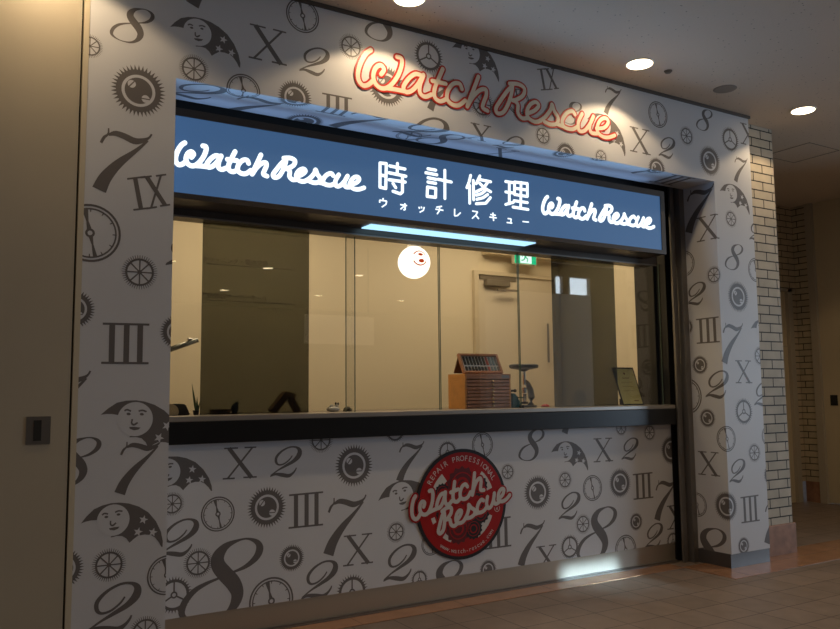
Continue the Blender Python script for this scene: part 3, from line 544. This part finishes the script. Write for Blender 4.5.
# ------------------------------------------------------------------ shop interior
struct(link('wall_interior_back', Box(.3, 4.62, 1.8, 1.9, 0, 2.6), m_room))
struct(link('wall_interior_left', Box(.3, .4, .46, 1.8, 0, 2.6), m_room))
struct(link('wall_interior_right', Box(4.50, 4.62, .46, 1.8, 0, 2.6), m_room))
struct(link('ceiling_interior', Box(.3, 4.62, .45, 1.9, 2.6, 2.65), m_room))
struct(link('trim_11', Box(3.70, 4.50, 1.70, 1.80, 2.19, 2.6), mat('cream_bulkhead', (.72, .62, .45), .7)))
struct(link('floor_interior', Box(.4, 4.5, .96, 1.8, 0, .004), m_floor))
d2 = struct(link('door_2', Box(3.64, 4.42, 1.785, 1.80, 0, 2.03), m_doorp))
struct(link('trim_12', box(box(Box(3.60, 3.64, 1.765, 1.80, 0, 2.06), 4.42, 4.46, 1.765, 1.80, 0, 2.06), 3.64, 4.42, 1.765, 1.80, 2.03, 2.06), mat('door_frame_paint', (.66, .57, .42), .5)))
cl = link('door_closer', box(box(Box(3.70, 3.93, 1.735, 1.785, 1.94, 1.99, 0, .004), 3.66, 4.02, 1.775, 1.785, 1.995, 2.03), 3.78, 3.98, 1.70, 1.72, 1.90, 1.915), mat('closer_grey', (.22, .19, .15), .4, .3), d2)
link('door_handle', Cyl((4.33, 1.76, 1.5), .009, .009, .32), m_alu, d2)
# running figure exit sign over the door
ex = thing('exit_sign', 'small green emergency exit sign with a white running figure above the door', 'sign', (4.035, 1.69, 2.185))
link('housing', Box(-.115, .115, -.02, .01, -.065, .065), m_doorp, ex)
link('sign_face', Box(-.108, .108, -.024, -.02, -.058, .058), m_exitg, ex)
eb = bmesh.new(); EP = lambda bm, polys, l, mi: slab(bm, polys, lambda u, v, t: (u, -.0245-.0003*l, v), mi)
EP(eb, [[(-.055, -.055), (.062, -.055), (.062, .055), (-.055, .055)]], 0, 0)
EP(eb, [disc((.012, .036), .010, 14), bar(.006, .026, -.004, -.004, .024, .018), bar(-.002, .022, .03, .004, .008, .007), bar(0, .022, -.03, .012, .008, .007), bar(-.03, .012, -.036, -.004, .007, .007),
        bar(-.002, -.004, .022, -.018, .012, .009), bar(.022, -.018, .014, -.046, .009, .008), bar(-.004, -.004, -.016, -.028, .012, .009), bar(-.016, -.028, -.045, -.034, .009, .008)], 1, 1)
link('pictogram', eb, [m_exitw, m_exitg], ex)
# pendant globe
pg = thing('pendant_lamp', 'round glowing white globe lamp with a small red emblem hanging on a cord', 'lamp', (2.592, 1.0, 1.93))
b = bmesh.new(); ball(b, (0, 0, 0), .104); link('globe', b, m_globe, pg, True)
link('cord', Cyl((0, 0, .39), .003, .003, .56, seg=8), m_gap, pg)
link('cap', lathe(bmesh.new(), [(.045, 0), (.045, .012), (.012, .02), (.008, .04)], 24, (0, 0, .100)), m_ringw, pg)
b = bmesh.new(); rg = .1048
dirx = Vector((-.0+.20, -1, 0)).normalized()
def onball(u, v): # small emblem turned towards the window's right
    a = -pi/2-.18+u/rg; return (rg*cos(a)*cos(v/rg), rg*sin(a)*cos(v/rg), rg*sin(v/rg))
emb = []
for a0, a1 in ((25, 155), (205, 335)): emb += [[(.044*r*cos(R(t)), .044*r*sin(R(t))+.004) for r, t in ((1, t0), (1.18, t0), (1.18, t1), (1, t1))] for t0, t1 in ((a0+(a1-a0)*i/12, a0+(a1-a0)*(i+1)/12) for i in range(12))]
emb += [disc((.004, .026), .018, 12, .010), disc((.008, -.016), .020, 12, .012), bar(-.03, .014, .03, .016, .003, .003), bar(-.03, -.006, .03, -.002, .003, .003)]
slab(b, emb, lambda u, v, t: onball(u+.004, v+.012), 0)
link('emblem', b, emitter('red_emblem', (.75, .07, .01), .7), pg)

# wooden drawer cabinet with sample case
CT = 1.0045
cb = thing('drawer_cabinet', 'small wooden cabinet with eight thin drawers on the counter', 'cabinet', (2.832, .64, CT))
b = bmesh.new(); W2, H2, D2 = .168, .205, .09
box(b, -W2, -W2+.012, -D2, D2, 0, H2-.0302, 0, .001); box(b, W2-.012, W2, -D2, D2, 0, H2-.0302, 0, .001); box(b, -W2+.012, W2, -D2-.001, -D2+.01, H2-.03, H2-.001, 1); box(b, -W2, W2, -D2, D2, H2-.03, H2, 0, .001); box(b, -W2+.012, W2-.012, D2-.012, D2, 0, H2-.03, 0); box(b, -W2+.012, W2-.012, -D2, D2, 0, .006, 1)
link('body', b, [m_wood, m_woodd], cb)
for i in range(8):
    z = .008+i*.0207; dr = link('drawer', Box(-W2+.014, W2-.014, -D2-.002, D2-.014, z, z+.0165, 0, .001), m_woodd, cb)
    link('knob', ball(bmesh.new(), (.03, -D2-.008, z+.008), .0075, seg=12), mat('brass', (.7, .5, .22), .3, 1) if i == 0 else bpy.data.materials['brass'], dr, True)
link('name_plate', Box(.10, .155, -D2-.0015, -D2, H2-.024, H2-.008), m_alu, cb)
sc = thing('sample_case', 'open tilted wooden case of watch straps standing on the drawer cabinet', 'case', (2.83, .64, CT+H2+.006))
tilt = Matrix.Rotation(R(-28), 4, 'X')
def TT(o): o.matrix_parent_inverse = Matrix(); return o
T0 = Matrix.Translation((0, -.055, .0)) @ tilt
b = bmesh.new()
for a in ((-.145, -.132, 0, .02, .004, .135), (.132, .145, 0, .02, .004, .135), (-.132, .132, 0, .02, .004, .016), (-.132, .132, 0, .02, .123, .135)): box(b, *a, mtx=T0)
link('case_frame', b, m_woodd, sc)
link('lining', Box(-.132, .132, .012, .018, .016, .123, mtx=T0), mat('pale_grey_lining', (.75, .75, .75), .7), sc)
link('back_support', Box(-.14, .14, -.004, .004, .002, .125, mtx=Matrix.Translation((0, .066, 0)) @ Matrix.Rotation(R(26), 4, 'X')), m_woodb, sc)
m_strap = mat('black_strap', (.02, .02, .022), .5); m_strapr = mat('red_strap', (.45, .08, .06), .5); m_strapg = mat('grey_blue_strap', (.22, .30, .33), .5)
for i in range(11):
    x = -.118+i*.0235; mm = m_strap if i < 7 else (m_strapr if i < 8 else (m_strapg if i < 10 else m_alu))
    link('strap', box(Box(x, x+.015, .006, .012, .060, .117, 0, .002, mtx=T0), x, x+.015, .006, .012, .022, .050, 0, .002, mtx=T0), mm, sc)
# teal press tool
t = thing('bench_vise', 'small teal metal bench tool with a black cross handle beside the drawer cabinet', 'tool', (3.052, .60, CT))
b = bmesh.new(); vs = [b.verts.new((x, y, z)) for y in (-.02, .02) for x, z in ((-.02, 0), (.06, 0), (.055, .018), (.006, .088), (-.018, .088))]
b.faces.new(vs[:5]); b.faces.new(vs[5:][::-1])
for i in range(5): b.faces.new((vs[i], vs[5+i], vs[5+(i+1) % 5], vs[(i+1) % 5]))
bmesh.ops.recalc_face_normals(b, faces=b.faces); bmesh.ops.bevel(b, geom=list(b.edges), offset=.003, segments=2, affect='EDGES')
link('body', b, mat('teal_enamel', (.03, .16, .22), .35), t)
b = bmesh.new(); cyl(b, (-.02, 0, .092), .006, .006, .022, seg=12); cyl(b, (-.02, 0, .103), .007, .007, .075, 'X', 12); ball(b, (-.058, 0, .103), .011, seg=12); ball(b, (.018, 0, .103), .011, seg=12)
link('cross_handle', b, m_black, t)
# round-topped press stand
t = thing('press_stand', 'tall grey metal press stand with a flat dark round top behind the window edge', 'tool', (3.165, .62, CT))
link('base', box(bmesh.new(), -.05, .06, -.04, .04, 0, .014, 0, .004), mat('grey_cast_metal', (.25, .25, .25), .4, .5), t)
gm = bpy.data.materials['grey_cast_metal']
b = tube(bmesh.new(), [(.045, 0, .012), (.05, 0, .06), (.042, 0, .11), (.022, 0, .145), (-.005, 0, .165)], .026, 12, .014); link('arm', b, gm, t, True)
b = bmesh.new(); cyl(b, (-.006, 0, .19), .011, .011, .10, seg=16); cyl(b, (-.006, 0, .105), .016, .016, .035, seg=16); cyl(b, (-.006, 0, .06), .010, .014, .05, seg=16); link('spindle', b, m_chrome, t)
link('round_top', lathe(bmesh.new(), [(.012, .222), (.035, .234), (.085, .243), (.092, .248), (.092, .262), (.086, .267)], 40, (-.006, 0, 0)), mat('dark_grey_disc', (.05, .055, .06), .35), t)
b = bmesh.new(); cyl(b, (-.035, 0, .06), .004, .004, .06, 'X', 10); ball(b, (-.066, 0, .06), .009, seg=12); cyl(b, (-.006, 0, .028), .022, .024, .014, seg=20); link('clamp_screw', b, m_black, t)
# red object
t = thing('red_dish', 'small red dome lying on the counter at the lower right of the press stand', 'object', (3.31, .60, CT))
link('dome', lathe(bmesh.new(), [(.026, 0), (.027, .006), (.020, .014), (.008, .018), (.002, .019)], 20), mat('red_plastic', (.6, .03, .03), .3), t, True)
# certificate in clear stand
t = thing('certificate_stand', 'framed certificate on yellowish paper leaning at the right end of the counter', 'certificate', (3.935, .462, CT+.003))
T = Matrix.Rotation(R(-20), 4, 'X')
b = bmesh.new()
for a in ((-.085, .105, 0, .008, 0, .008), (-.085, .105, 0, .008, .257, .265), (-.085, -.079, 0, .008, .008, .257), (.099, .105, 0, .008, .008, .257)): box(b, *a, mtx=T)
box(b, -.03, .05, .03, .09, 0, .04)
link('frame', b, m_gap, t)
link('paper', Box(-.079, .099, .003, .006, .008, .257, mtx=T), mat('yellowed_paper', (.62, .60, .28), .7), t)
b = bmesh.new(); TI = lambda u, v, tt: T @ Vector((u, .0026, v))
slab(b, [disc((.01, .222), .008, 16), bar(-.02, .19, .045, .19, .004, .004), bar(-.04, .16, .06, .16, .0015, .0015), bar(-.04, .13, .06, .13, .0015, .0015), bar(-.04, .10, .05, .10, .0015, .0015), bar(.03, .03, .07, .03, .006, .006)], TI)
link('printed_lines', b, m_woodb, t)
# glass vase behind the film
t = thing('glass_vase', 'small clear round glass vase behind the right smoked panel beside the certificate', 'vase', (3.60, .60, CT))
link('bowl', lathe(bmesh.new(), [(.02, 0), (.036, .02), (.044, .05), (.036, .08), (.02, .10), (.022, .108)], 28), glassy('thin_glass', (.8, .8, .78), 1.5), t, True)
# tape dispenser
t = thing('tape_dispenser', 'dark tape dispenser holding a roll at the left end of the counter', 'tape dispenser', (.99, .58, CT))
b = bmesh.new(); P = [(-.09, 0), (.075, 0), (.052, .052), (.03, .055), (-.09, .055)]; vs = [b.verts.new((x, y, z)) for y in (-.02, .02) for x, z in P]
b.faces.new(vs[:5]); b.faces.new(vs[5:][::-1])
for i in range(5): b.faces.new((vs[i], vs[5+i], vs[5+(i+1) % 5], vs[(i+1) % 5]))
bmesh.ops.recalc_face_normals(b, faces=b.faces); bmesh.ops.bevel(b, geom=list(b.edges), offset=.004, segments=2, affect='EDGES')
link('body', b, mat('dark_plastic', (.03, .03, .035), .4), t)
b = Cyl((-.02, -.0215, .005+.012), .038, .038, .002, 'Y', 32); bmesh.ops.bisect_plane(b, geom=list(b.verts)+list(b.edges)+list(b.faces), plane_co=(0, 0, .001), plane_no=(0, 0, 1), clear_inner=True)
link('tape_roll', b, mat('cream_tape', (.55, .47, .33), .6), t)
# plant leaves
t = thing('potted_plant', 'slender green pointed leaves of a small plant at the left edge of the smoked panel', 'plant', (1.092, .56, CT))
b = lathe(bmesh.new(), [(.012, 0), (.016, .02), (.017, .022)], 20); link('pot', b, m_black, t)
for i, (dx, h, wv) in enumerate(((-.014, .135, .008), (0, .07, .008), (.006, .05, .006))):
    b = bmesh.new(); n = 8; rows = []
    for k in range(n+1):
        q = k/n; ww = wv*(1-q**2)*(.6+.8*q*(1-q))+.0004; x = dx*q*1.6+.004*i
        rows.append([b.verts.new((x-ww, 0, .015+h*q)), b.verts.new((x, -.003, .015+h*q)), b.verts.new((x+ww, 0, .015+h*q)), b.verts.new((x, .003, .015+h*q))])
    for r1, r2 in zip(rows, rows[1:]):
        for j in range(4): b.faces.new((r1[j], r1[(j+1) % 4], r2[(j+1) % 4], r2[j]))
    link('leaf', b, mat('dark_green_leaf', (.06, .10, .025), .5) if i == 0 else bpy.data.materials['dark_green_leaf'], t)
# low tray and bird figurine
t = thing('low_box', 'low dark flat box behind the left smoked panel', 'box', (1.222, .60, CT))
link('tray', Box(-.045, .045, -.03, .03, 0, .018, 0, .002), m_woodb, t); link('lid', Box(-.047, .047, -.032, .032, .018, .025, 0, .002), m_woodb, t)
t = thing('bird_figurine', 'small dark bird figurine behind the left smoked panel', 'figurine', (1.30, .60, CT))
b = bmesh.new(); ball(b, (-.004, 0, .026), .022, .9, .7, 1.2, 16); ball(b, (.006, 0, .052), .011, seg=12); g = cyl(b, (.020, 0, .053), .004, .0008, .02, 'X', 8); link('body', b, mat('dark_green_figurine', (.02, .04, .025), .5), t, True)
link('base', Cyl((-.004, 0, .002), .018, .018, .004, seg=20), m_black, t)
# wooden leaning stand
t = thing('wooden_stand', 'folded brown wooden a-frame stand behind the left smoked panel', 'stand', (1.575, .62, CT))
b = Box(-.018, .018, -.03, .03, 0, .118, 0, .002, mtx=Matrix.Translation((-.075, 0, .006)) @ Matrix.Rotation(R(40), 4, 'Y')); link('front_leg', b, m_woodb, t)
b = Box(-.012, .012, -.03, .03, 0, .098, 0, .002, mtx=Matrix.Translation((.068, 0, .003)) @ Matrix.Rotation(R(-30), 4, 'Y')); link('back_leg', b, m_woodb, t)
b = Box(-.03, .03, -.032, .032, -.012, .012, 0, .003, mtx=Matrix.Translation((.018, 0, .093)) @ Matrix.Rotation(R(15), 4, 'Y')); link('top_block', b, mat('light_brown_wood', (.32, .16, .06), .5), t)
# small porcelain ornament
t = thing('porcelain_ornament', 'small white porcelain animal ornament with black marks on the counter', 'ornament', (1.83, .58, CT))
b = bmesh.new(); ball(b, (0, 0, .014), .03, 1.3, .8, .5, 16); ball(b, (.02, 0, .032), .012, seg=12); ball(b, (-.008, 0, .03), .010, seg=12); link('body', b, mat('white_porcelain', (.6, .58, .52), .2), t, True)
for x, z in ((.012, .046), (.026, .044), (-.02, .026), (-.030, .020), (.020, .034)): link('black_mark', ball(bmesh.new(), (x, -.006, z-.002), .0055, 1, 1, 1.4, 10), m_gap, t, True)
t = thing('paperweight', 'small dark glass dome beside the overlapping glass edges', 'paperweight', (1.925, .60, CT))
link('dome', lathe(bmesh.new(), [(.026, 0), (.026, .006), (.020, .018), (.010, .025), (.002, .027)], 24), mat('dark_glass_dome', (.08, .07, .05), .1), t, True)
# slim lamp head reaching in from the left
t = thing('desk_lamp', 'slim metal desk lamp head reaching from behind the left pillar', 'lamp', (.62, .62, CT))
link('lamp_base', lathe(bmesh.new(), [(.07, 0), (.07, .012), (.02, .02), (.012, .03)], 28), m_alu, t)
link('lamp_arm', tube(bmesh.new(), [(0, 0, .02), (0, 0, .15), (.02, 0, .2), (.12, 0, .245), (.22, -.02, .275)], .008), m_alu, t, True)
b = tube(bmesh.new(), [(.18, -.03, .258), (.34, -.06, .315), (.47, -.08, .363)], .015, 14, .012); link('lamp_head', b, mat('silver_lamp', (.35, .36, .33), .25, .8), t, True)
b = bmesh.new(); ball(b, (.43, -.078, .365), .009, 1.6, 1, .8, 14); link('lamp_bulb_tip', b, m_chrome, t, True)
